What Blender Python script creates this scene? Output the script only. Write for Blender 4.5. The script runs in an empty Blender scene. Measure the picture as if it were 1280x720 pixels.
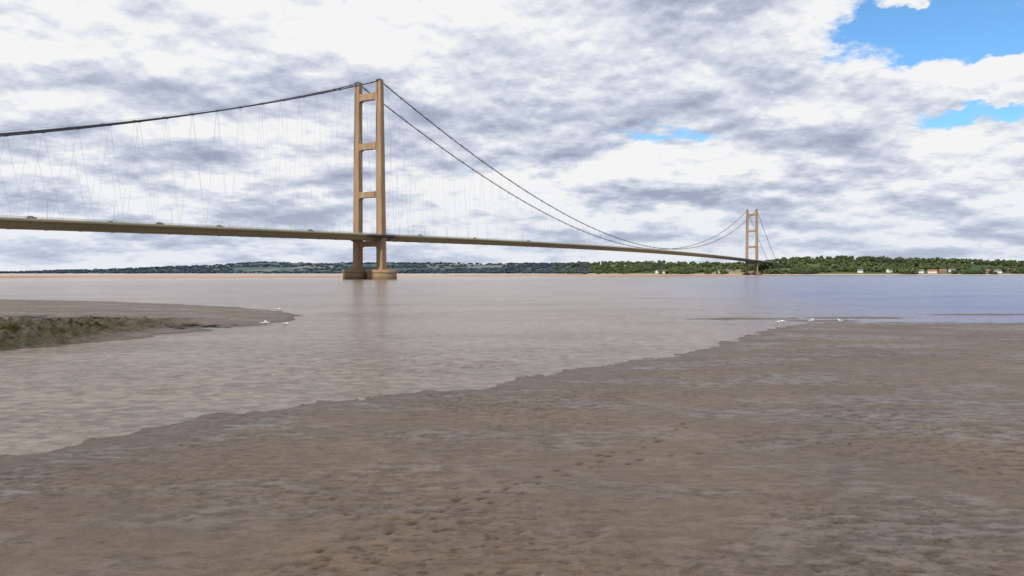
import bpy, bmesh, math, random
import numpy as np
from mathutils import Vector, Matrix
random.seed(7); rng=np.random.default_rng(7)
scene=bpy.context.scene
COL=scene.collection
scene.view_settings.view_transform='Standard'
scene.view_settings.look='None'
scene.view_settings.exposure=0
F=961.0; HOR=341.0; CH=5.0

# ---------------------------------------------------------------- helpers
def new_mat(name):
    m=bpy.data.materials.new(name); m.use_nodes=True
    nt=m.node_tree; nt.nodes.clear()
    return m,nt
class NB:
    def __init__(s,nt): s.nt=nt
    def n(s,t,**kw):
        nd=s.nt.nodes.new(t)
        for k,v in kw.items(): setattr(nd,k,v)
        return nd
    def link(s,a,b): s.nt.links.new(a,b)
    def setin(s,inp,v):
        if isinstance(v,bpy.types.NodeSocket): s.link(v,inp)
        else: inp.default_value=v
    def math(s,op,a,b=0.0,c=None,clamp=False):
        nd=s.n('ShaderNodeMath',operation=op); nd.use_clamp=clamp
        s.setin(nd.inputs[0],a); s.setin(nd.inputs[1],b)
        if c is not None: s.setin(nd.inputs[2],c)
        return nd.outputs[0]
    def mix(s,f,a,b,blend='MIX'):
        nd=s.n('ShaderNodeMix',data_type='RGBA',blend_type=blend)
        s.setin(nd.inputs[0],f)
        def c(v): return v if isinstance(v,bpy.types.NodeSocket) else (*v,1.0)[:4]
        s.setin(nd.inputs[6],c(a)); s.setin(nd.inputs[7],c(b))
        return nd.outputs[2]
    def noise(s,vec,scale,detail=4,rough=.5,dist=0.0):
        nd=s.n('ShaderNodeTexNoise'); nd.inputs['Scale'].default_value=scale
        nd.inputs['Detail'].default_value=detail; nd.inputs['Roughness'].default_value=rough
        nd.inputs['Distortion'].default_value=dist
        if vec is not None: s.link(vec,nd.inputs['Vector'])
        return nd.outputs['Fac']
    def ramp(s,v,lo,hi,a=0.0,b=1.0,smooth=True):
        nd=s.n('ShaderNodeMapRange'); nd.interpolation_type='SMOOTHSTEP' if smooth else 'LINEAR'
        s.setin(nd.inputs[0],v)
        for i,x in enumerate((lo,hi,a,b)): s.setin(nd.inputs[i+1],x)
        return nd.outputs[0]
    def mapping(s,vec,scale=(1,1,1),loc=(0,0,0),rot=(0,0,0)):
        nd=s.n('ShaderNodeMapping'); s.link(vec,nd.inputs[0])
        nd.inputs['Scale'].default_value=scale; nd.inputs['Location'].default_value=loc; nd.inputs['Rotation'].default_value=rot
        return nd.outputs[0]
def finish(b,col,rough=.7,spec=.3,bump=None,bstr=.5,bdist=.05,ior=None,metal=0):
    p=b.n('ShaderNodeBsdfPrincipled'); o=b.n('ShaderNodeOutputMaterial')
    b.setin(p.inputs['Base Color'],col if isinstance(col,bpy.types.NodeSocket) else (*col,1)[:4])
    b.setin(p.inputs['Roughness'],rough); b.setin(p.inputs['Specular IOR Level'],spec)
    if ior: p.inputs['IOR'].default_value=ior
    p.inputs['Metallic'].default_value=metal
    if bump is not None:
        bp=b.n('ShaderNodeBump'); bp.inputs['Strength'].default_value=bstr; bp.inputs['Distance'].default_value=bdist
        b.link(bump,bp.inputs['Height']); b.link(bp.outputs[0],p.inputs['Normal'])
    b.link(p.outputs[0],o.inputs[0]); return p
def simple(name,c,var=.15,rough=.7,spec=.3,scale=2.0,metal=0):
    m,nt=new_mat(name); b=NB(nt)
    tc=b.n('ShaderNodeTexCoord').outputs['Object']
    f=b.noise(tc,scale,5,.6)
    col=b.mix(b.ramp(f,.3,.7),tuple(x*(1-var) for x in c),tuple(min(1,x*(1+var)) for x in c))
    finish(b,col,rough,spec,metal=metal); return m
def mesh_obj(name,V,Fc,mat=None,parent=None,smooth=False):
    me=bpy.data.meshes.new(name); me.from_pydata([tuple(map(float,v)) for v in V],[],[tuple(f) for f in Fc]); me.update()
    if smooth: me.polygons.foreach_set('use_smooth',[True]*len(me.polygons))
    ob=bpy.data.objects.new(name,me); COL.objects.link(ob)
    if mat: me.materials.append(mat)
    if parent: ob.parent=parent
    return ob
def np_mesh(name,V,Q,mat,k=4,smooth=False,attrs={}):
    me=bpy.data.meshes.new(name); V=np.asarray(V,dtype=np.float32); Q=np.asarray(Q,dtype=np.int32)
    me.vertices.add(len(V)); me.vertices.foreach_set('co',V.ravel())
    me.loops.add(Q.size); me.loops.foreach_set('vertex_index',Q.ravel())
    me.polygons.add(len(Q)); me.polygons.foreach_set('loop_start',np.arange(0,Q.size,k,dtype=np.int32))
    me.polygons.foreach_set('loop_total',np.full(len(Q),k,dtype=np.int32))
    if smooth: me.polygons.foreach_set('use_smooth',np.ones(len(Q),dtype=bool))
    me.update(calc_edges=True)
    for an,av in attrs.items():
        at=me.attributes.new(an,'FLOAT','POINT'); at.data.foreach_set('value',np.asarray(av,dtype=np.float32).ravel())
    me.validate()
    me.materials.append(mat)
    ob=bpy.data.objects.new(name,me); COL.objects.link(ob); return ob
def empty(name,loc=(0,0,0),rz=0,sc=1):
    e=bpy.data.objects.new(name,None); COL.objects.link(e); e.location=loc; e.rotation_euler=(0,0,rz); e.scale=(sc,)*3; return e
class MB:
    def __init__(s): s.V=[]; s.F=[]
    def box(s,x0,x1,y0,y1,z0,z1):
        i=len(s.V)
        s.V+=[(x0,y0,z0),(x1,y0,z0),(x1,y1,z0),(x0,y1,z0),(x0,y0,z1),(x1,y0,z1),(x1,y1,z1),(x0,y1,z1)]
        s.F+=[(i,i+3,i+2,i+1),(i+4,i+5,i+6,i+7),(i,i+1,i+5,i+4),(i+1,i+2,i+6,i+5),(i+2,i+3,i+7,i+6),(i+3,i,i+4,i+7)]
    def loft(s,rings,cap=True):
        i=len(s.V); n=len(rings[0])
        for r in rings: s.V+=list(r)
        for k in range(len(rings)-1):
            for j in range(n):
                a=i+k*n+j; b2=i+k*n+(j+1)%n
                s.F.append((a,b2,b2+n,a+n))
        if cap:
            s.F.append(tuple(i+j for j in reversed(range(n)))); m=i+(len(rings)-1)*n
            s.F.append(tuple(m+j for j in range(n)))
    def tube(s,pts,r,n=6):
        rings=[]
        P=[Vector(p) for p in pts]
        for k,p in enumerate(P):
            d=(P[min(k+1,len(P)-1)]-P[max(k-1,0)]).normalized()
            up=Vector((0,0,1)) if abs(d.z)<.95 else Vector((1,0,0))
            a=d.cross(up).normalized(); c=a.cross(d).normalized()
            rr=r[k] if isinstance(r,(list,tuple)) else r
            rings.append([tuple(p+a*rr*math.cos(2*math.pi*j/n)+c*rr*math.sin(2*math.pi*j/n)) for j in range(n)])
        s.loft(rings)
    def obj(s,name,mat,parent=None,smooth=False): return mesh_obj(name,s.V,s.F,mat,parent,smooth)

# numpy gradient noise
perm=rng.permutation(4096)
gang=rng.random(4096)*2*np.pi; GX=np.cos(gang); GY=np.sin(gang)
def pn(x,y,seed=0):
    xi=np.floor(x).astype(np.int64); yi=np.floor(y).astype(np.int64); xf=x-xi; yf=y-yi
    def g(ix,iy):
        h=perm[(perm[(ix+seed*131)&4095]+iy)&4095]; return GX[h],GY[h]
    u=xf*xf*xf*(xf*(xf*6-15)+10); v=yf*yf*yf*(yf*(yf*6-15)+10)
    a=g(xi,yi); b=g(xi+1,yi); c=g(xi,yi+1); d=g(xi+1,yi+1)
    n00=a[0]*xf+a[1]*yf; n10=b[0]*(xf-1)+b[1]*yf; n01=c[0]*xf+c[1]*(yf-1); n11=d[0]*(xf-1)+d[1]*(yf-1)
    return 1.5*((n00*(1-u)+n10*u)*(1-v)+(n01*(1-u)+n11*u)*v)
def fbm(x,y,seed=0,oct=4,g=.5):
    t=0;a=1
    for o in range(oct): t=t+a*pn(x*2**o,y*2**o,seed+o*7); a*=g
    return t
def sdf(X,Y,poly,closed=True):
    d=np.full(X.shape,1e9); ins=np.zeros(X.shape,bool); n=len(poly)
    for i in range(n if closed else n-1):
        x0,y0=poly[i]; x1,y1=poly[(i+1)%n]
        ex,ey=x1-x0,y1-y0; wx,wy=X-x0,Y-y0
        t=np.clip((wx*ex+wy*ey)/(ex*ex+ey*ey),0,1)
        d=np.minimum(d,np.hypot(wx-t*ex,wy-t*ey))
        c=((y0>Y)!=(y1>Y)); 
        if y1!=y0: ins^= c & (X< (x1-x0)*(Y-y0)/(y1-y0)+x0)
    if not closed: return d
    return np.where(ins,d,-d)

# ---------------------------------------------------------------- world
SUN_AZ_DIR=Vector((-0.42,-0.85,0)).normalized(); EL=math.radians(40)
w=bpy.data.worlds.new("World"); scene.world=w; w.use_nodes=True
nt=w.node_tree; nt.nodes.clear(); b=NB(nt)
sky=b.n('ShaderNodeTexSky'); sky.sky_type='NISHITA'; sky.sun_disc=False; sky.sun_elevation=EL
sky.sun_rotation=math.atan2(SUN_AZ_DIR.x,SUN_AZ_DIR.y)
sky.air_density=1.0; sky.dust_density=.3; sky.ozone_density=2.0
g=b.n('ShaderNodeTexCoord').outputs['Generated']
sep=b.n('ShaderNodeSeparateXYZ'); b.link(g,sep.inputs[0])
X,Y,Z=sep.outputs
Zc=b.math('MAXIMUM',Z,0.0)
def proj(dz,k=.24,off=(0,0,0)):
    den=b.math('ADD',Zc,k+dz)
    px=b.math('DIVIDE',X,den); py=b.math('DIVIDE',Y,den)
    c=b.n('ShaderNodeCombineXYZ'); b.link(px,c.inputs[0]); b.link(py,c.inputs[1])
    return b.mapping(c.outputs[0],loc=off)
OFF=(1.3,6.4,0.9)
def dens(dz):
    v=proj(dz,off=OFF)
    big=b.noise(v,1.5,2,.45,.0); fine=b.noise(v,3.6,11,.60,.0)
    return b.math('ADD',b.math('MULTIPLY',big,.58),b.math('MULTIPLY',fine,.42)),big,fine
D1,big1,fine1=dens(0.0); D2,big2,_=dens(.030); D3,_,fine3=dens(.010)
# turbulent offset so that gaps and cloud banks get ragged edges
wn=b.n('ShaderNodeTexNoise'); wn.inputs['Scale'].default_value=9; wn.inputs['Detail'].default_value=9; wn.inputs['Roughness'].default_value=.62
b.link(b.mapping(g,(1,1,2.0)),wn.inputs['Vector'])
wc=b.n('ShaderNodeSeparateColor'); b.link(wn.outputs['Color'],wc.inputs[0])
AX=b.math('ADD',b.math('DIVIDE',X,b.math('MAXIMUM',Y,.05)),b.math('MULTIPLY',b.math('SUBTRACT',wc.outputs[0],.5),.30))
EZ=b.math('ADD',b.math('DIVIDE',Z,b.math('MAXIMUM',Y,.05)),b.math('MULTIPLY',b.math('SUBTRACT',wc.outputs[1],.5),.13))
def blob(pxc,pyc,rx,ry):
    # soft patch around a fixed compass direction of the sky
    a=(pxc-640)/F; e=(HOR-pyc)/F
    u=b.math('DIVIDE',b.math('SUBTRACT',AX,a),rx/F); v=b.math('DIVIDE',b.math('SUBTRACT',EZ,e),ry/F)
    q=b.math('ADD',b.math('MULTIPLY',u,u),b.math('MULTIPLY',v,v))
    return b.math('EXPONENT',b.math('MULTIPLY',q,-1.0))
def total(L):
    t=None
    for (x_,y_,rx,ry,a_) in L:
        q=b.math('MULTIPLY',blob(x_,y_,rx,ry),a_); t=q if t is None else b.math('ADD',t,q)
    return t
adj=total([(1210,42,185,60,-.42),(1070,26,80,36,-.12),(1235,142,120,14,-.22),(140,45,55,13,-.13),(850,164,80,9,-.11),(25,122,45,11,-.15),
           (1235,104,95,21,.48),(1130,8,45,12,.34),(860,0,110,24,.22),(590,195,70,30,.12),(1170,225,140,45,.12),(420,255,140,30,.08)])
hz=b.ramp(Z,0.0,.13,1,0)
cov=b.math('ADD',b.math('ADD',D1,.185),b.math('ADD',adj,b.math('MULTIPLY',hz,.12)))
mask=b.ramp(cov,.49,.605)
thick=b.ramp(b.math('ADD',D1,b.math('MULTIPLY',adj,.5)),.42,.62)
dark=total([(850,-8,130,30,.50),(900,110,200,40,.15),(700,70,160,34,.10),(300,205,300,30,.05),(560,30,160,30,.05),(1230,95,120,36,-.5),(1000,60,90,25,-.25),(380,60,280,50,-.10),(1150,200,150,40,-.1)])
rel=b.math('MULTIPLY',b.math('SUBTRACT',D1,D2),4.2)
rel2=b.math('MULTIPLY',b.math('SUBTRACT',fine1,fine3),2.2)
sh=b.math('SUBTRACT',b.math('ADD',.93,b.math('ADD',rel,rel2)),b.math('MULTIPLY',thick,.33))
sh=b.math('SUBTRACT',sh,dark)
sh=b.math('ADD',sh,b.math('MULTIPLY',b.math('SUBTRACT',fine1,.5),.5))
sh=b.math('ADD',sh,b.math('MULTIPLY',b.math('SUBTRACT',wc.outputs[2],.5),.35),clamp=True)
cr=b.n('ShaderNodeValToRGB'); e=cr.color_ramp
e.elements[0].position=0; e.elements[0].color=(.37,.41,.54,1)
e.elements[1].position=1; e.elements[1].color=(.98,.98,.99,1)
x=e.elements.new(.4); x.color=(.54,.59,.72,1)
x=e.elements.new(.72); x.color=(.76,.80,.89,1)
b.link(sh,cr.inputs[0])
ccol=b.mix(b.math('MULTIPLY',hz,.40),cr.outputs[0],(.68,.77,.91))
bg1=b.n('ShaderNodeBackground'); bg2=b.n('ShaderNodeBackground')
skc=b.mix(1.0,sky.outputs[0],(.66,.98,1.20),'MULTIPLY')
b.link(skc,bg1.inputs[0]); bg1.inputs[1].default_value=.13
b.link(ccol,bg2.inputs[0]); bg2.inputs[1].default_value=.93
ms=b.n('ShaderNodeMixShader'); b.link(mask,ms.inputs[0]); b.link(bg1.outputs[0],ms.inputs[1]); b.link(bg2.outputs[0],ms.inputs[2])
o=b.n('ShaderNodeOutputWorld'); b.link(ms.outputs[0],o.inputs[0])

sl=bpy.data.lights.new('sun','SUN'); sl.energy=4.0; sl.angle=math.radians(.5); sl.color=(1,.93,.82)
so=bpy.data.objects.new('sun',sl); COL.objects.link(so)
sd=Vector((SUN_AZ_DIR.x*math.cos(EL),SUN_AZ_DIR.y*math.cos(EL),math.sin(EL)))
so.rotation_euler=sd.to_track_quat('Z','Y').to_euler(); so.location=(0,-50,200)

# ---------------------------------------------------------------- camera
cd=bpy.data.cameras.new('camera'); cam=bpy.data.objects.new('camera',cd); COL.objects.link(cam)
cd.sensor_width=36; cd.lens=36*F/1280; cd.clip_start=.3; cd.clip_end=30000
cam.location=(0,0,CH+.15); cam.rotation_euler=(math.radians(90)-math.atan(19/F),0,0)
scene.camera=cam

# ---------------------------------------------------------------- ground (mud)
def pxw(px,py): 
    D=CH*F/(py-HOR); return ((px-640)/F*D,D)
near=[(-60,-30),(-30,8),(-18,16),(-13.7,20.5),(-13,22.7),(-11.9,26.1),(-8.8,29.3),(-5.3,31.8),(-1.4,34.6),(2.5,39.7),(6.5,43.5),(10.6,48.5),(15,54.5),(19.5,63),(24,70),(28,76),(33,79),(42,79.5),(52,78.5),(80,80),(130,82),(260,74),(260,-60),(-60,-60)]
left=[(-400,130),(-160,160),(-110,152),(-85,142),(-68,134),(-50,121),(-40,113),(-31,102),(-26.3,93),(-24,85),(-24.5,77),(-27,69),(-29,63),(-31,56),(-33.5,49),(-38,43),(-60,32),(-400,20)]
bars=[(25.5,86,6.5,1.3),(39.5,88,6.5,1.8),(33,82.5,4,.7),(60,95,9,1.6)]
ys=[-60,-40,-25,-12,-4,2,6,9]; y=10.5
while y<170: ys.append(y); y+=max(.055,.0043*y)
while y<14000: ys.append(y); y*=1.12
xs=[]; x=0.0
while x<175: xs.append(x); x+=max(.06,.009*x)
while x<12000: xs.append(x); x*=1.14
xs=np.array([-v for v in xs[:0:-1]]+xs); ys=np.array(ys)
Xg,Yg=np.meshgrid(xs,ys)
nl=fbm(Xg*.35,Yg*.35,3,3)*1.2; wob=fbm(Xg*.9,Yg*.9,9,5,.6)*.55
fine_w=fbm(Xg*3.2,Yg*3.2,12,3,.6)*.16
dn=sdf(Xg,Yg,near)+nl*.8+wob+fine_w
H=np.where(dn>0,.055*(1-np.exp(-dn/.15))+.05*(1-np.exp(-dn/5))+.003*np.minimum(dn,60),-.02+.06*dn)
dl=sdf(Xg,Yg,left)+nl*.9+wob
hl=np.where(dl>0,.09*(1-np.exp(-dl/.4))+.034*np.minimum(dl,9)+.004*np.minimum(dl,60),-.02+.06*dl)
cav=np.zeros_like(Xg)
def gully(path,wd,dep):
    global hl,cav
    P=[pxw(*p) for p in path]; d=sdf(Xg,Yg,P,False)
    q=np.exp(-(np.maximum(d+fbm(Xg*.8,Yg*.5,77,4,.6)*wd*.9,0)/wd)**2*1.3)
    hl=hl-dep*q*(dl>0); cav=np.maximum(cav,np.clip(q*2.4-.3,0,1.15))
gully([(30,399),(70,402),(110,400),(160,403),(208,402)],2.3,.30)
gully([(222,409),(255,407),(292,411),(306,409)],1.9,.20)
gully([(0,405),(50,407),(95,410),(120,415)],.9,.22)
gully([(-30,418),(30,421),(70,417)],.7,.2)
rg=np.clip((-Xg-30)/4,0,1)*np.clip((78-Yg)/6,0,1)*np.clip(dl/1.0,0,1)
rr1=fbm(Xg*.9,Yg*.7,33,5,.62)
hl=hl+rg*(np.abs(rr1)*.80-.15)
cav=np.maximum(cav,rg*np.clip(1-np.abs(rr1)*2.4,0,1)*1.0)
Hh=np.maximum(H,hl)
for (cx,cy,rx,ry) in bars:
    q=1-((Xg-cx)/rx)**2-((Yg-cy-np.sin(Xg*.3)*.4)/ry)**2
    Hh=np.maximum(Hh,np.where(q>-3,.09*np.maximum(q,-3)+.03*nl,-9))
dist=np.hypot(Xg,Yg); on=np.clip((Hh+.02)/.06,0,1)
fade=np.clip(1.3-dist/200,0.2,1)
patch=.5+.5*np.clip(fbm(Xg*.12,Yg*.12,51,3)*2.2,-1,1)
rl=fbm(Xg*1.6+wob,Yg*3.4,41,5,.68)
lump=fbm(Xg*.5,Yg*.8,61,3)
Hh=Hh+on*fade*(.018*rl*(.4+patch)+.022*lump)
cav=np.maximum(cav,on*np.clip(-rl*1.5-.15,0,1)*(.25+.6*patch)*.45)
pit=fbm(Xg*3.6,Yg*4.6,71,3,.6)
nearf=np.clip((75-dist)/45,0,1)
pm=np.clip((pit-.35)*3.4,0,1)*(.2+patch)
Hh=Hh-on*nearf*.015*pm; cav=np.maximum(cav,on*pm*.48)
def prints(path,step,side,dep,r,keep=.8):
    P=[np.array(pxw(*p)) for p in path]
    for a,c in zip(P[:-1],P[1:]):
        L=np.linalg.norm(c-a); n=max(1,int(L/step)); d=(c-a)/L; pr=np.array([-d[1],d[0]])
        for i in range(n):
            if random.random()>keep: continue
            s=1 if i%2 else -1
            yield a+d*(i*step+random.uniform(-.18,.18))+pr*(s*side+random.uniform(-.13,.13)),d,dep*random.uniform(.5,1.2),r*random.uniform(.65,1.15)
allp=[]
allp+=list(prints([(350,725),(470,665),(560,634),(630,612),(720,583),(800,557),(870,528)],.40,.15,.050,.09,.88))
allp+=list(prints([(870,528),(980,497),(1100,470)],.45,.15,.030,.085,.7))
allp+=list(prints([(400,725),(520,655),(600,640),(700,600)],.50,.18,.042,.08,.75))
allp+=list(prints([(700,600),(790,575),(905,560),(1010,520)],.55,.18,.034,.085,.65))
for _ in range(420):
    py=random.uniform(460,720); px=random.uniform(-40,1320); q=np.array(pxw(px,py)); allp.append((q,np.array([1,0]),random.uniform(.008,.022),random.uniform(.035,.075)))
for p,d,dep,r in allp:
    if p[1]>75: continue
    i0,i1=np.searchsorted(ys,[p[1]-.5,p[1]+.5]); j0,j1=np.searchsorted(xs,[p[0]-.5,p[0]+.5])
    if i1<=i0 or j1<=j0: continue
    xx=Xg[i0:i1,j0:j1]-p[0]; yy=Yg[i0:i1,j0:j1]-p[1]
    al=xx*d[0]+yy*d[1]; ac=-xx*d[1]+yy*d[0]
    q=(al/(r*1.5))**2+(ac/r)**2
    Hh[i0:i1,j0:j1]+= -dep*np.exp(-q)+dep*.3*np.exp(-(np.sqrt(q)-1.5)**2*4)
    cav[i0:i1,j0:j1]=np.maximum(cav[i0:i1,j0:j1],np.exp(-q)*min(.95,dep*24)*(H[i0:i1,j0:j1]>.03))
Hh=np.where(dist>400,-3,np.maximum(Hh,-3))
V=np.stack([Xg.ravel(),Yg.ravel(),Hh.ravel()],1)
nx,ny=len(xs),len(ys); idx=np.arange(nx*ny).reshape(ny,nx)
Q=np.stack([idx[:-1,:-1].ravel(),idx[:-1,1:].ravel(),idx[1:,1:].ravel(),idx[1:,:-1].ravel()],1)
m,nt=new_mat('wet_mud'); b=NB(nt)
geo=b.n('ShaderNodeNewGeometry'); pos=geo.outputs['Position']
at=b.n('ShaderNodeAttribute',attribute_name='cav').outputs['Fac']
edge=b.n('ShaderNodeAttribute',attribute_name='edge').outputs['Fac']
sp=b.n('ShaderNodeSeparateXYZ'); b.link(pos,sp.inputs[0])
sn=b.n('ShaderNodeSeparateXYZ'); b.link(geo.outputs['Normal'],sn.inputs[0])
n1=b.noise(pos,.16,5,.6); n2=b.noise(b.mapping(pos,(1,1.9,1)),1.5,9,.70); n3=b.noise(b.mapping(pos,(1,1.5,1)),9,5,.7); n4=b.noise(pos,38,3,.6)
c=b.mix(b.ramp(n1,.35,.65),(.150,.108,.076),(.112,.083,.062))
c=b.mix(b.ramp(n2,.40,.62,0,.6),c,(.075,.055,.040))
c=b.mix(b.ramp(n3,.5,.68,0,.5),c,(.205,.152,.108))
c=b.mix(b.ramp(n4,.48,.66,0,.5),c,(.048,.034,.024))
# strip along the water that the tide has just left: darker, with thin wet streaks
wetb=b.math('SUBTRACT',1.0,b.ramp(b.math('ADD',edge,b.math('MULTIPLY',b.math('SUBTRACT',n1,.5),8)),.2,5.0),clamp=True)
c=b.mix(b.math('MULTIPLY',wetb,.55),c,(.062,.046,.034))
film=b.ramp(b.noise(b.mapping(pos,(.10,.26,1),rot=(0,0,.60)),1.0,8,.66),.48,.58)
film=b.math('MULTIPLY',film,b.ramp(n2,.62,.46))
lip=b.ramp(edge,.5,2.5)
filmw=b.math('MULTIPLY',b.math('MULTIPLY',film,b.math('ADD',.5,b.math('MULTIPLY',wetb,.4))),lip)
c=b.mix(b.math('MULTIPLY',filmw,.30),c,(.08,.061,.048))
c=b.mix(b.math('MULTIPLY',at,.88,clamp=True),c,(.022,.015,.010))  # hollows, prints and gullies: pooled wet plus shading painted in as dark colour
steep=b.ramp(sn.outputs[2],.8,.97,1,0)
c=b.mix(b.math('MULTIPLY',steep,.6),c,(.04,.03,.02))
wx=b.ramp(sp.outputs[0],-36,-29,1,0); wy=b.ramp(sp.outputs[1],64,82,1,0)
weed=b.math('MULTIPLY',b.math('MULTIPLY',wx,wy),b.ramp(b.noise(pos,1.3,7,.75),.34,.50))
c=b.mix(b.math('MULTIPLY',weed,.9),c,b.mix(b.ramp(n3,.4,.6),(.046,.042,.010),(.014,.014,.006)))
rg_=b.ramp(n3,.3,.7,.44,.68); rg2=b.math('SUBTRACT',b.math('SUBTRACT',rg_,b.math('MULTIPLY',wetb,.08)),b.math('MULTIPLY',filmw,.34))
rg2=b.math('MAXIMUM',rg2,.09)
spc=b.math('SUBTRACT',b.math('ADD',.30,b.math('MULTIPLY',filmw,.45)),b.math('MULTIPLY',at,.28),clamp=True)
flat=b.math('SUBTRACT',1.0,b.math('MULTIPLY',filmw,.75))
hb=b.math('ADD',b.math('MULTIPLY',n2,.05),b.math('MULTIPLY',n3,.024))
hb=b.math('MULTIPLY',b.math('ADD',hb,b.math('MULTIPLY',n4,.007)),flat)
finish(b,c,rg2,spc,hb,1.0,1.0)
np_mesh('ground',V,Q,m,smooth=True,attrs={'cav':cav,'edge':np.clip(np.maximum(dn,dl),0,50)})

# ---------------------------------------------------------------- water
wys=[-60,-20,5,14]; y=17.0
while y<330: wys.append(y); y+=max(.11,.0056*y)
while y<15000: wys.append(y); y*=1.13
wxs=[]; x=0.0
while x<250: wxs.append(x); x+=max(.12,.0085*x)
while x<14000: wxs.append(x); x*=1.15
wxs=np.array([-v for v in wxs[:0:-1]]+wxs); wys=np.array(wys)
WX,WY=np.meshgrid(wxs,wys); wd_=np.hypot(WX,WY)
def rid(n): return 1-np.abs(n)*2
swx=WX+.8*pn(WX*.2,WY*.2,90); swy=WY+.8*pn(WX*.2,WY*.2,91)
W=.026*rid(pn(swx*.75+swy*.25,swy*1.15-swx*.15,80))+.018*rid(pn(swx*1.7,swy*2.2,81))*np.clip((70-wd_)/30,0,1)
W=W+.04*rid(pn(swx*.30-swy*.1,swy*.42,82))+.06*pn(swx*.11,swy*.13,83)*np.clip((wd_-60)/80,0,1)
gust=.6+.4*np.clip(fbm(WX*.02,WY*.035,85,3)*2,-1,1)
sh_=np.minimum(np.abs(sdf(WX,WY,near)),np.abs(sdf(WX,WY,left)))
W=(W-.042)*gust*np.clip(sh_/5,.25,1)*np.clip((330-wd_)/150,0,1)
V=np.stack([WX.ravel(),WY.ravel(),W.ravel()],1)
nx,ny=len(wxs),len(wys); idx=np.arange(nx*ny).reshape(ny,nx)
Q=np.stack([idx[:-1,:-1].ravel(),idx[:-1,1:].ravel(),idx[1:,1:].ravel(),idx[1:,:-1].ravel()],1)
m,nt=new_mat('estuary_water'); b=NB(nt)
pos=b.n('ShaderNodeNewGeometry').outputs['Position']
sp=b.n('ShaderNodeSeparateXYZ'); b.link(pos,sp.inputs[0])
silt_shade=b.noise(b.mapping(pos,(.010,.004,1)),1.0,4,.55)
silt_ripple=b.noise(b.mapping(pos,(.03,.075,0)),1.0,10,.76,.3)
c=b.mix(b.ramp(silt_shade,.35,.65),(.182,.138,.106),(.23,.178,.138))  # broad patches: silt tone with cloud shade painted into the colour
c=b.mix(b.ramp(silt_ripple,.44,.58,0,.6),c,(.120,.094,.079))  # streaky mottling: silt plus wind-ripple shading painted into the colour
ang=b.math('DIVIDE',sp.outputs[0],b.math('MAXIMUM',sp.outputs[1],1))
sky_tint=b.math('MULTIPLY',b.ramp(b.math('ADD',sp.outputs[0],b.math('MULTIPLY',silt_shade,50)),26,95),b.ramp(ang,.08,.44))  # region at right where blue sky reflection is painted into the water colour
c=b.mix(b.math('MULTIPLY',sky_tint,.97),c,(.055,.085,.225))
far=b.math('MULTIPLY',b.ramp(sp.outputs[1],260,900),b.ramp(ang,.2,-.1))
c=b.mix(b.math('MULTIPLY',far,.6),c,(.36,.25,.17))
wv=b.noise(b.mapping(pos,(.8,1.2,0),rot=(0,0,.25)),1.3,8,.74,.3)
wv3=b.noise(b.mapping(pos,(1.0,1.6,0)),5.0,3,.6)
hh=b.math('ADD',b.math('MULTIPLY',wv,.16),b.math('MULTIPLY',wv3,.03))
crest=b.ramp(wv,.51,.58,0,.55); c=b.mix(crest,c,b.mix(sky_tint,(.31,.26,.215),(.14,.17,.30)))  # ripple light and shade painted in: pale crests, dark troughs
tr=b.ramp(wv,.49,.42,0,.7); c=b.mix(tr,c,b.mix(sky_tint,(.080,.060,.047),(.02,.03,.09)))
spc=b.math('SUBTRACT',b.ramp(silt_ripple,.42,.60,.42,.26),b.math('MULTIPLY',b.ramp(wv,.45,.57),.18))
spc=b.math('SUBTRACT',spc,b.math('MULTIPLY',sky_tint,.08))
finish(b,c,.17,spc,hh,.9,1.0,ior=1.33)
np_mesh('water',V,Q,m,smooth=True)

# far sandbank
m,nt=new_mat('sand'); b=NB(nt); pos=b.n('ShaderNodeNewGeometry').outputs['Position']
finish(b,b.mix(b.ramp(b.noise(b.mapping(pos,(.01,.003,1)),1,5,.6),.35,.65),(.31,.205,.135),(.42,.295,.205)),.9,.1)
MS=m
def flat_bar(name,cx,cy,rx,ry,seed,h=.35):
    n=160; vs=[(cx,cy,h)]; fs=[]
    for ring,(k,z) in enumerate(((.9,h*.8),(1.0,-.3))):
        for i in range(n):
            a=2*math.pi*i/n; r=k*(1+.16*float(pn(np.array(3*math.cos(a)+seed),np.array(3*math.sin(a))))+.04*math.sin(9*a+seed))
            vs.append((cx+rx*r*math.cos(a),cy+ry*r*math.sin(a),z))
    for i in range(n):
        j=(i+1)%n; fs.append((0,1+i,1+j)); fs.append((1+i,1+n+i,1+n+j,1+j))
    mesh_obj(name,vs,fs,MS)
flat_bar('sandbank',-640,1000,640,370,1.3)
flat_bar('sandbank',170,1500,330,480,4.1)

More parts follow.
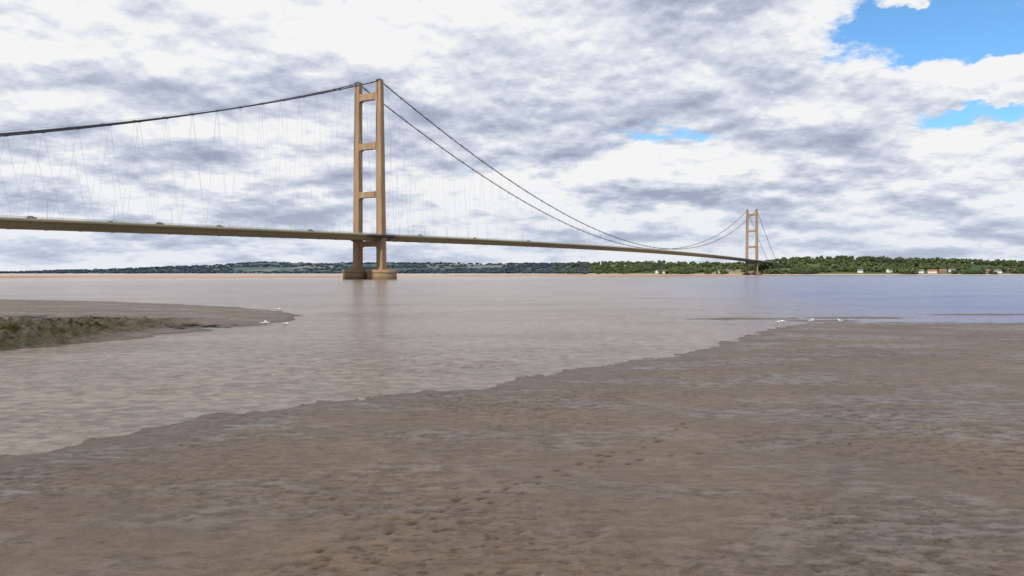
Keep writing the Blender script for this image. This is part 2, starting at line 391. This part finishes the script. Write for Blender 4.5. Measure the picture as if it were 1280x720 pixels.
# ---------------------------------------------------------------- far bank
ctl=[(-400,342,4500,1500),(-150,341,4500,1500),(0,340,4500,1500),(80,337,4500,1500),(150,335.5,4500,1500),(250,331,4500,1500),(330,327,4500,1500),(430,328,4500,1500),(540,328,4300,1400),(620,329,4100,1300),(690,328.5,3600,1000),(730,327.5,2800,500),(800,326,2300,350),(870,328,2000,300),(930,327.5,1870,300),(980,323,1855,300),(1050,321,1850,300),(1130,322,1850,300),(1200,323.5,1880,300),(1280,326,1900,300),(1500,328,2000,350),(1900,328,2300,400)]
cp=np.array(ctl,float)
def colv(px):
    return [np.interp(px,cp[:,0],cp[:,k]) for k in (1,2,3)]
dd=np.array([-60,-10,0,8,20,45,80,130,200,300,420,560,750,1000,1250,1500,1800,2300,3200])
def land(px,d):
    yt,D,dr=colv(px); d=np.asarray(d,float)
    R=D+d; tree=np.where(px>700,10,9)
    Zt=np.maximum((HOR-yt)*(D+dr)/F+5-tree,3)
    u=np.clip(d/dr,0,1); s=u*u*(3-2*u)
    z=np.where(d<0,.08*d,np.minimum(d*.10,3.0)+(Zt-3)*s)
    z=np.where(d>dr,z-(d-dr)*.012,z)
    x=(px-640)/F*R
    z=z+np.clip(d/200,0,1)*2.5*fbm(x*.004,R*.004,5,3)
    return x,R,z
pxs=np.arange(-400,1901,6.0)
PX,DD=np.meshgrid(pxs,dd); Xl,Yl,Zl=land(PX,DD)
V=np.stack([Xl.ravel(),Yl.ravel(),Zl.ravel()],1)
nx,ny=len(pxs),len(dd); idx=np.arange(nx*ny).reshape(ny,nx)
Q=np.stack([idx[:-1,:-1].ravel(),idx[:-1,1:].ravel(),idx[1:,1:].ravel(),idx[1:,:-1].ravel()],1)
m,nt=new_mat('far_fields'); b=NB(nt); pos=b.n('ShaderNodeNewGeometry').outputs['Position']
sp=b.n('ShaderNodeSeparateXYZ'); b.link(pos,sp.inputs[0])
vo=b.n('ShaderNodeTexVoronoi'); vo.inputs['Scale'].default_value=1.0; b.link(b.mapping(pos,(.004,.0028,0)),vo.inputs['Vector'])
s2=b.n('ShaderNodeSeparateColor'); b.link(vo.outputs['Color'],s2.inputs[0])
c=b.mix(b.ramp(s2.outputs[0],.35,.4),(.05,.075,.035),(.08,.11,.045))
c=b.mix(b.ramp(s2.outputs[1],.78,.8),c,(.24,.20,.12))
c=b.mix(b.ramp(sp.outputs[2],1.8,3.2,1,0),c,(.42,.34,.24))
c=b.mix(b.ramp(sp.outputs[1],2600,4500,0,.5),c,(.075,.115,.18))  # distance haze painted in as a blue tint growing with depth
finish(b,c,.9,.1)
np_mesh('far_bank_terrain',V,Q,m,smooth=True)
# trees
bm=bmesh.new(); bmesh.ops.create_icosphere(bm,subdivisions=1,radius=1); 
IV=np.array([v.co[:] for v in bm.verts]); IF=np.array([[v.index for v in f.verts] for f in bm.faces]); bm.free()
def woods(name,items,mat,nb=6):
    Vs=[];Fs=[];k=0
    for (x,y,z,h,wd) in items:
        for i in range(nb):
            a=random.uniform(0,6.28); r=random.uniform(0,.55)*wd
            cz=z+h*random.uniform(.25,.85); s=wd*random.uniform(.3,.55)
            vv=IV*(1+rng.uniform(-.3,.3,(12,1)))*np.array([s,s,s*.8*h/wd*.6+.2])
            ca,sa=math.cos(a*3),math.sin(a*3)
            vv=np.stack([vv[:,0]*ca-vv[:,1]*sa,vv[:,0]*sa+vv[:,1]*ca,vv[:,2]],1)+np.array([x+r*math.cos(a),y+r*math.sin(a),cz])
            Vs.append(vv); Fs.append(IF+k); k+=12
    return np_mesh(name,np.concatenate(Vs),np.concatenate(Fs),mat,k=3)
def leafmat(name,c1,c2,c3,sc):
    m,nt=new_mat(name); b=NB(nt); geo=b.n('ShaderNodeNewGeometry'); pos=geo.outputs['Position']
    c=b.mix(b.ramp(geo.outputs['Random Per Island'],.1,.9),c1,c2)
    c=b.mix(b.ramp(b.noise(pos,sc,4,.6),.45,.62),c,c3)
    finish(b,c,.9,.1); return m
ML=leafmat('bank_foliage',(.032,.048,.022),(.095,.115,.042),(.045,.062,.032),.012)
MF=leafmat('hill_foliage',(.036,.054,.075),(.055,.078,.092),(.040,.058,.090),.003)  # bluish tones have the distance haze painted into the leaf colour
it=[]
for _ in range(5600):
    px=random.uniform(692,1560) 
    yt,D,dr=colv(px); u=random.random()**1.6
    d=random.uniform(14,30) if u<.12 else 14+u*(dr-0)
    x,R,z=land(np.array(px),np.array(d)); x,R,z=float(x),float(R),float(z)
    gap=float(fbm(np.array(x*.006),np.array(R*.012),15,3))
    if gap<-.22 and d<dr*.75: continue
    if abs(px-940)<9 and d<60: continue
    if d<70 and gap<.12 : continue
    h=random.uniform(7,14)*(1.3 if random.random()<.12 else 1)
    it.append((x,R,z-1,h,random.uniform(5,9)))
woods('bank_woodland',it,ML)
it=[]
for _ in range(5200):
    px=random.uniform(-300,735)
    yt,D,dr=colv(px); d=25+random.random()**1.2*(dr+100)
    x,R,z=land(np.array(px),np.array(d)); x,R,z=float(x),float(R),float(z)
    gap=float(fbm(np.array(x*.0016),np.array(R*.004),25,3))
    if gap<-.12 and d>120: continue
    it.append((x,R,z-2,random.uniform(8,15),random.uniform(12,30)))
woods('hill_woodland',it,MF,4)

# ---------------------------------------------------------------- houses
MW=simple('white_render',(.75,.73,.68)); MBk=simple('red_brick',(.30,.18,.13)); MR=simple('clay_roof',(.24,.13,.095)); MSl=simple('slate_roof',(.13,.13,.14))
MG=simple('window_glass',(.03,.04,.05),rough=.15,spec=.5); MDr=simple('door_paint',(.08,.1,.15))
def house(name,px,d,L,Wd,Hh,wall,roof,rz=0):
    x,R,z=land(np.array(float(px)),np.array(float(d)))
    e=empty(name,(float(x),float(R),float(z)-.4),rz)
    B=MB(); B.box(-L/2,L/2,-Wd/2,Wd/2,0,Hh)
    rh=Wd*.42; i=len(B.V); B.V+=[(-L/2,-Wd/2,Hh),(-L/2,Wd/2,Hh),(-L/2,0,Hh+rh-.25),(L/2,-Wd/2,Hh),(L/2,Wd/2,Hh),(L/2,0,Hh+rh-.25)]; B.F+=[(i,i+2,i+1),(i+3,i+4,i+5)]
    B.obj('walls',wall,e)
    B=MB(); t=.3;ov=.5
    for s in (-1,1):
        B.loft([[(xx,s*(Wd/2+ov),Hh-.2),(xx,s*(Wd/2+ov),Hh-.2+t),(xx,0,Hh+rh+t),(xx,0,Hh+rh)] for xx in (-L/2-ov,L/2+ov)])
    B.obj('roof',roof,e)
    B=MB(); B.box(L*.3,L*.3+1.1,-.5,.6,Hh+rh*.5,Hh+rh+1.6); B.box(-L*.35,-L*.35+1,-.5,.6,Hh+rh*.5,Hh+rh+1.4); B.obj('chimneys',MBk,e)
    B=MB(); nf=max(1,int(Hh/2.7)); nw=max(2,int(L/3.2))
    for f in range(nf):
        for k in range(nw):
            if f==0 and k==nw//2: continue
            cx=-L/2+L*(k+.5)/nw
            for s in (-1,1):
                yy=s*Wd/2; B.box(cx-.65,cx+.65,min(yy,yy+s*.05),max(yy,yy+s*.05),f*2.7+1,f*2.7+2.3)
    B.obj('windows',MG,e)
    B=MB(); cx=-L/2+L*(nw//2+.5)/nw; B.box(cx-.5,cx+.5,-Wd/2-.06,-Wd/2,0,2.1); B.obj('door',MDr,e)
house('white_house',985,30,28,10,7.5,MW,MSl,.1)
house('white_house',970,42,14,8,5.4,MW,MSl,.3)
house('white_house',1001,38,14,8,5,MW,MR,-.2)
house('white_house',832,26,16,8,5.4,MW,MR,.1)
house('white_house',822,35,10,8,5.4,MW,MSl,.6)
for px,d,L,wl in ((1150,40,16,MW),(1165,34,20,MW),(1178,44,16,MBk),(1190,60,14,MW),(1238,42,18,MW),(1248,36,12,MW),(1112,60,14,MW),(1264,70,16,MBk),(1035,85,14,MW),(1075,50,12,MW)):
    house('brick_house' if wl is MBk else 'white_house',px,d,L,9,5.6,wl,MR if L>16 or wl is MBk else MSl,random.uniform(-.5,.5))
house('warehouse',905,30,30,12,5.5,simple('pale_cladding',(.5,.5,.48)),MSl,.1)

# ---------------------------------------------------------------- bridge
ANG=-math.atan2(.487,.873); BX,BY=-113.0,610.0
br=empty('suspension_bridge',(BX,BY,0),ANG)
def b2w(s,t,z=0):
    return Vector((BX+s*math.cos(ANG)-t*math.sin(ANG),BY+s*math.sin(ANG)+t*math.cos(ANG),z))
m,nt=new_mat('bridge_concrete'); b=NB(nt); tc=b.n('ShaderNodeTexCoord').outputs['Object']
sp=b.n('ShaderNodeSeparateXYZ'); b.link(tc,sp.inputs[0])
n1=b.noise(b.mapping(tc,(.35,.35,.04)),1.0,6,.65); n2=b.noise(tc,.9,5,.6)
c=b.mix(b.ramp(n1,.3,.7),(.25,.168,.103),(.355,.25,.158))
c=b.mix(b.ramp(n2,.5,.75,0,.35),c,(.205,.15,.105))
fr=b.math('FRACT',b.math('DIVIDE',sp.outputs[2],4.0))
c=b.mix(b.ramp(fr,0,.06,.35,0),c,(.18,.13,.085))
c=b.mix(b.ramp(sp.outputs[2],.5,4.0,.75,0),c,(.11,.09,.06))
finish(b,c,.85,.2,n2,.3,.1); MC=m
TW=((0.0,'tower'),(1410.0,'tower_north'))
def legrings(s,t,z0,z1,n=30):
    R=[]
    for k in range(n+1):
        u=k/n; z=z0+(z1-z0)*u; uu=(z-7)/149
        hx=3.0-.62*uu; hy=3.1-.75*uu; c=.45; cx=s*(12.0-1.3*uu)
        R.append([(cx+a,t+bb,z) for a,bb in ((-hx+c,-hy),(hx-c,-hy),(hx,-hy+c),(hx,hy-c),(hx-c,hy),(-hx+c,hy),(-hx,hy-c),(-hx,-hy+c))])
    return R
MDk=simple('dark_steel',(.05,.055,.07),rough=.5)
for t,nm in TW:
    B=MB()
    for s in (-1,1): B.loft(legrings(s,t,6.5 if t==0 else .5,155.2))
    B.obj(nm+'_legs',MC,br)
    B=MB()
    for zc,hh,hw in ((143.8,2.6,2.0),(105.0,2.5,2.1),(66.8,2.3,2.2),(28.0,2.2,2.3)):
        u=(zc-7)/149; cx=12-1.3*u-2.0
        R=[]
        for xx,ex in ((-cx,1.25),(-cx+2.6,0),(cx-2.6,0),(cx,1.25)):
            R.append([(xx,t-hw,zc-hh-ex),(xx,t+hw,zc-hh-ex),(xx,t+hw,zc+hh+ex*.4),(xx,t-hw,zc+hh+ex*.4)])
        B.loft(R)
    B.obj(nm+'_cross_beams',MC,br)
    B=MB()
    for s in (-1,1):
        cx=s*10.7
        B.loft([[(cx-2.0,t-2.6,155.2),(cx+2.0,t-2.6,155.2),(cx+2.0,t+2.6,155.2),(cx-2.0,t+2.6,155.2)],[(cx-1.4,t-1.9,156.6),(cx+1.4,t-1.9,156.6),(cx+1.4,t+1.9,156.6),(cx-1.4,t+1.9,156.6)]])
        for q in (-1.9,1.9):
            B.tube([(cx+q,t-2.4,155.2),(cx+q,t-2.4,157)],.06,4); B.tube([(cx+q,t+2.4,155.2),(cx+q,t+2.4,157)],.06,4); B.tube([(cx+q,t-2.4,156.9),(cx+q,t+2.4,156.9)],.05,4)
    B.obj(nm+'_saddle_housings',MDk,br)
    B=MB(); N=40
    for s in (-1,1):
        prof=[(11.6,-3),(11.6,5.0),(12.3,5.4),(12.3,7.2),(11.9,7.5)] if t==0 else [(9,-2),(9,3.2),(9.4,3.5),(9.4,4.5),(9.2,4.7)]
        B.loft([[(s*12.4+r*math.cos(2*math.pi*j/N),t+r*math.sin(2*math.pi*j/N),z) for j in range(N)] for r,z in prof])
        B.box(s*12-4.2,s*12+4.2,t-4.4,t+4.4,prof[-1][1]-.2,prof[-1][1]+2.0)
    B.obj(nm+'_pier',MC,br)
    B=MB()
    if t==0:
        for s in (-1,1):
            for j in range(14):
                a=2*math.pi*j/14; q=(s*12.4+11.4*math.cos(a),11.4*math.sin(a)); B.tube([(q[0],q[1],7.4),(q[0],q[1],8.6)],.06,4)
            B.tube([(s*12.4+11.4*math.cos(2*math.pi*j/28),11.4*math.sin(2*math.pi*j/28),8.55) for j in range(29)],.05,4)
        B.obj('pier_handrail',MDk,br)
# deck
def dz(t):
    if t<0: return 35.5+t*.0150
    if t>1410: return 35.5-(t-1410)*.012
    u=t/1410; return 35.5+5.5*4*u*(1-u)
m,nt=new_mat('deck_steel'); b=NB(nt); tc=b.n('ShaderNodeTexCoord').outputs['Object']
sp=b.n('ShaderNodeSeparateXYZ'); b.link(tc,sp.inputs[0])
n1=b.noise(b.mapping(tc,(.6,.02,.6)),1.0,5,.6)
c=b.mix(b.ramp(n1,.3,.7),(.22,.205,.135),(.31,.285,.185))
fr=b.math('FRACT',b.math('DIVIDE',sp.outputs[1],18.1)); c=b.mix(b.ramp(fr,.0,.03,.6,0),c,(.1,.09,.06))
c=b.mix(b.ramp(b.noise(b.mapping(tc,(.3,.5,.05)),1,4,.6),.55,.75,0,.35),c,(.18,.13,.08))
finish(b,c,.6,.3); MD=m
MA=simple('asphalt',(.055,.055,.055))
sec=[(-14.2,-.9),(-14.2,-1.5),(-11.4,-2.1),(-8,-4.7),(8,-4.7),(11.4,-2.1),(14.2,-1.5),(14.2,-.9),(11.3,-.8),(11.0,-.05),(-11.0,-.05),(-11.3,-.8)]
ts=[-530+i*(530/36) for i in range(36)]+[i*1410/90 for i in range(91)]+[1410+(i+1)*280/18 for i in range(18)]
B=MB(); B.loft([[(s,t,dz(t)+z) for s,z in sec] for t in ts]); B.obj('deck_box_girder',MD,br)
B=MB(); B.loft([[(s,t,dz(t)+z) for s,z in ((-10,-.04),(10,-.04),(10,.02),(-10,.02))] for t in ts]); B.obj('roadway',MA,br)
B=MB(); t=-520
while t<1690:
    z=dz(t); B.loft([[(s,tt,z+zz) for s,zz in ((-14.25,-1.3),(-14.25,-1.62),(-11.4,-2.35),(-8,-4.9),(8,-4.9),(11.4,-2.35),(14.25,-1.62),(14.25,-1.3),(11,-1.9),(7.6,-4.4),(-7.6,-4.4),(-11,-1.9))] for tt in (t,t+.35)]); t+=18.1
B.obj('girder_stiffeners',MD,br)
for t0,nm in TW:
    B=MB(); 
    for s in (-1,1):
        outer=[(14.3,-17),(16.5,-11.5),(19.0,-6),(19.0,6),(16.5,11.5),(14.3,17)]
        inner=[(11.2,-17),(11.6,-9),(15.4,-5),(15.4,5),(11.6,9),(11.2,17)]
        z=dz(t0)
        R=[[(s*o_[0],t0+o_[1],z-.85),(s*o_[0],t0+o_[1],z-2.0),(s*i_[0],t0+i_[1],z-2.9),(s*i_[0],t0+i_[1],z-.85)] for o_,i_ in zip(outer,inner)]
        B.loft(R)
        for o_ in outer[1:-1]:
            B.tube([(s*(o_[0]-.3),t0+o_[1],z-1.9),(s*12,t0+o_[1]*.5,z-5.4)],.35,5)
    B.obj(nm+'_walkway_platform',MDk,br)
MRl=simple('galvanised_rail',(.42,.43,.42),rough=.5)
B=MB()
for s in (-14.1,14.1,-10.9,10.9):
    h0=-.9 if abs(s)>12 else 0
    for hh in (.45,.9,1.35) if abs(s)>12 else (.5,.85):
        B.tube([(s,t,dz(t)+h0+hh) for t in ts],.045,4)
    t=-528
    while t<(1690 if abs(s)>12 else 700):
        B.box(s-.05,s+.05,t-.05,t+.05,dz(t)+h0,dz(t)+h0+1.4 if abs(s)>12 else dz(t)+.9); t+=3.2
B.obj('parapet_railings',MRl,br)
def cz(t):
    if t<0: u=-t/530; return 155.6+(24-155.6)*u-16.3*4*u*(1-u)
    if t>1410: u=(t-1410)/280; return 155.6+(27-155.6)*u-4.6*4*u*(1-u)
    u=t/1410; return 155.6-112*4*u*(1-u)
B=MB(); BR=MB()
for s in (-1,1):
    for a,c_,n in ((-530,0,50),(0,1410,120),(1410,1690,30)):
        pts=[(s*10.9,a+(c_-a)*i/n,cz(a+(c_-a)*i/n) if a!=0 else 155.6-112*4*(i/n)*(1-i/n)) for i in range(n+1)]
        B.tube(pts,.43,8)
        for off in (-.35,.35): BR.tube([(p[0]+off,p[1],p[2]+1.25) for p in pts],.035,3)
B.obj('main_cables',MDk,br); BR.obj('cable_hand_ropes',MDk,br)
MH=simple('hanger_steel',(.40,.41,.43),rough=.5)
B=MB(); BC=MB()
def span(a,c_):
    n=round((c_-a)/18.1); st=(c_-a)/n
    for s in (-11.2,11.2):
        for i in range(n):
            tcable=a+(i+.5)*st; zc=cz(tcable)
            if zc-dz(tcable)<1.0: continue
            if i>0: B.tube([(s,a+i*st+.3,dz(a+i*st)-.3),(s,tcable-.35,zc)],.06,3)
            if i<n-1: B.tube([(s,a+(i+1)*st-.3,dz(a+(i+1)*st)-.3),(s,tcable+.35,zc)],.06,3)
            sl_=(cz(tcable+1)-cz(tcable-1))/2; ss=10.9 if s>0 else -10.9
            BC.tube([(ss,tcable-.9,zc-.9*sl_),(ss,tcable+.9,zc+.9*sl_)],.58,8)
            BC.tube([(ss,tcable,zc),(ss,tcable,zc+1.3)],.06,4)
span(-530,0); span(0,1410); span(1410,1690)
B.obj('hangers',MH,br); BC.obj('cable_clamps',MDk,br)
B=MB()
for a,d_ in ((-530,-1),(1690,1)):
    z=dz(a); y0,y1=(a-45,a+2) if d_<0 else (a-2,a+40)
    B.loft([[(x_,y0,zz) for x_,zz in ((-17,-2),(17,-2),(15,z-1),(-15,z-1))],[(x_,y1,zz) for x_,zz in ((-15,-2),(15,-2),(14.6,z-6),(-14.6,z-6))]])
B.obj('anchorages',MC,br)

ML_=simple('lamp_column_steel',(.3,.31,.32),rough=.5)
lm=MB(); lm.tube([(0,0,0),(0,0,5),(0,0,9.6)],[.13,.1,.07],6)
for s in (-1,1):
    lm.tube([(0,0,9.5),(s*.7,0,9.9),(s*1.5,0,10)],.05,5); lm.loft([[(s*xx-.0,-.17*k,9.92),(s*xx,.17*k,9.92),(s*xx,.12*k,10.1),(s*xx,-.12*k,10.1)] for xx,k in ((1.4,.6),(1.7,1),(2.3,.7))])
lo=lm.obj('street_lamp',ML_)
first=True; t=-505
while t<1400:
    o_=lo if first else bpy.data.objects.new('street_lamp',lo.data)
    if not first: COL.objects.link(o_)
    first=False; o_.location=b2w(0,t,dz(t)); o_.rotation_euler=(0,0,ANG); t+=36.2
MT=simple('tyre_rubber',(.02,.02,.02)); 
def paint(n,c): return simple(n,c,.05,.3,.5)
PN={k:paint(k+'_paint',c) for k,c in dict(white=(.6,.6,.6),red=(.3,.03,.03),blue=(.05,.08,.2),black=(.03,.03,.035),silver=(.35,.36,.38)).items()}
def wheels(e,ps,r):
    B=MB()
    for x_,y_ in ps:
        B.loft([[(x_+q,y_+r*math.cos(2*math.pi*j/16),r+r*math.sin(2*math.pi*j/16)) for j in range(16)] for q in (-.11,.11)])
    B.obj('wheels',MT,e)
def car(t,s,col,rev=False):
    e=empty('car'); e.location=b2w(s,t,dz(t)+.03); e.rotation_euler=(0,0,ANG+(math.pi if rev else 0))
    prof=[(-2.15,.35),(-2.2,.75),(-2.0,.95),(1.0,.95),(2.05,.78),(2.15,.4)]
    B=MB(); B.loft([[(x_*1.0,y_,z_) for y_,z_ in prof] for x_ in (-.88,.88)]); B.obj('body',PN[col],e)
    B=MB(); B.loft([[(x_,y_,z_) for x_,y_ in ((-.84,-1.9),(.84,-1.9),(.84,1.0),(-.84,1.0))] for z_ in (.94,)]+[[(-.68,-1.35,1.42),(.68,-1.35,1.42),(.68,.25,1.42),(-.68,.25,1.42)]]); B.obj('windows',MG,e)
    B=MB(); B.box(-.69,.69,-1.38,.28,1.425,1.48); B.obj('roof',PN[col],e)
    wheels(e,[(-.8,-1.35),(.8,-1.35),(-.8,1.35),(.8,1.35)],.33)
for t,s,c_,r_ in ((-262,5,'black',0),(-190,4,'black',0),(-150,6,'silver',0),(-70,5,'black',0),(60,6,'white',0),(150,5,'red',0),(-215,-5,'silver',1),(-60,-6,'white',1),(260,5,'black',0)): car(t,s,c_,r_)

# ---------------------------------------------------------------- gulls
MGw=simple('gull_white_feathers',(.8,.8,.79),.04); MGg=simple('gull_grey_feathers',(.38,.4,.43),.08); MGy=simple('gull_bill_yellow',(.6,.35,.04)); MGb=simple('gull_black_wingtip',(.02,.02,.02))
def gull(x,y,rz,z=0.05,sc=1.0,peck=False):
    e=empty('gull',(x,y,z),rz,sc)
    B=MB(); R=[]
    hz_=.10 if not peck else -.08
    body=[(-.30,.20,.012,.006),(-.22,.205,.035,.02),(-.12,.215,.06,.055),(0,.225,.075,.08),(.10,.24,.07,.08),(.16,.28,.05,.055),(.19,.32+hz_*.4,.038,.04),(.215,.34+hz_*.6,.043,.045),(.245,.345+hz_*.6,.036,.036),(.27,.34+hz_*.6,.015,.015)]
    for (xx,zz,wy,wz) in body: R.append([(xx,wy*math.cos(2*math.pi*j/12),zz+wz*math.sin(2*math.pi*j/12)) for j in range(12)])
    B.loft(R); B.obj('body',MGw,e,True)
    B=MB()
    for s in (-1,1):
        R=[]
        for xx,zc,hh,oy in ((.12,.25,.03,.062),(.05,.25,.055,.078),(-.08,.245,.055,.07),(-.2,.235,.03,.045),(-.3,.228,.014,.025)):
            R.append([(xx,s*oy,zc-hh),(xx,s*(oy+.014),zc),(xx,s*(oy*.6),zc+hh*.9),(xx,s*(oy*.4),zc)])
        B.loft(R)
    B.obj('folded_wings',MGg,e,True)
    B=MB()
    for s in (-1,1): B.loft([[(-.28,s*.03,.215),(-.28,s*.04,.23),(-.28,s*.02,.24)],[(-.39,s*.008,.212),(-.39,s*.012,.218),(-.39,s*.006,.222)]])
    B.obj('wingtips',MGb,e)
    B=MB(); zz=.34+hz_*.6; B.tube([(.26,0,zz),(.30,0,zz-.003),(.325,0,zz-.015)],[.013,.009,.003],6)
    for s in (-1,1):
        B.tube([(0,s*.03,.16),(.005,s*.032,.08),(-.005,s*.032,.0)],.008,5); B.loft([[(-.01,s*.032-.006,.0),(-.01,s*.032+.006,.0),(-.01,s*.032,.008)],[(.05,s*.032-.022,-.002),(.05,s*.032+.022,-.002),(.05,s*.032,.003)]])
    B.obj('bill_and_legs',MGy,e)
    B=MB()
    for s in (-1,1): B.tube([(.235,s*.03,zz+.012),(.235,s*.042,zz+.012)],.006,6)
    B.obj('eyes',MGb,e)
for px,py,rz in ((972,404,.3),(980,403,2.8),(1014,402,.1),(1051,403,3.0),(328,405,.2),(334,404.5,2.9),(356,406,.5),(347,388,0)):
    x_,y_=pxw(px,py)
    i=min(np.searchsorted(ys,y_),len(ys)-1); j=np.searchsorted(xs,x_); z_=max(float(Hh[i,j]),-.02)
    gull(x_,y_,rz,z_,1.15,random.random()<.3)
print('done',len(it))
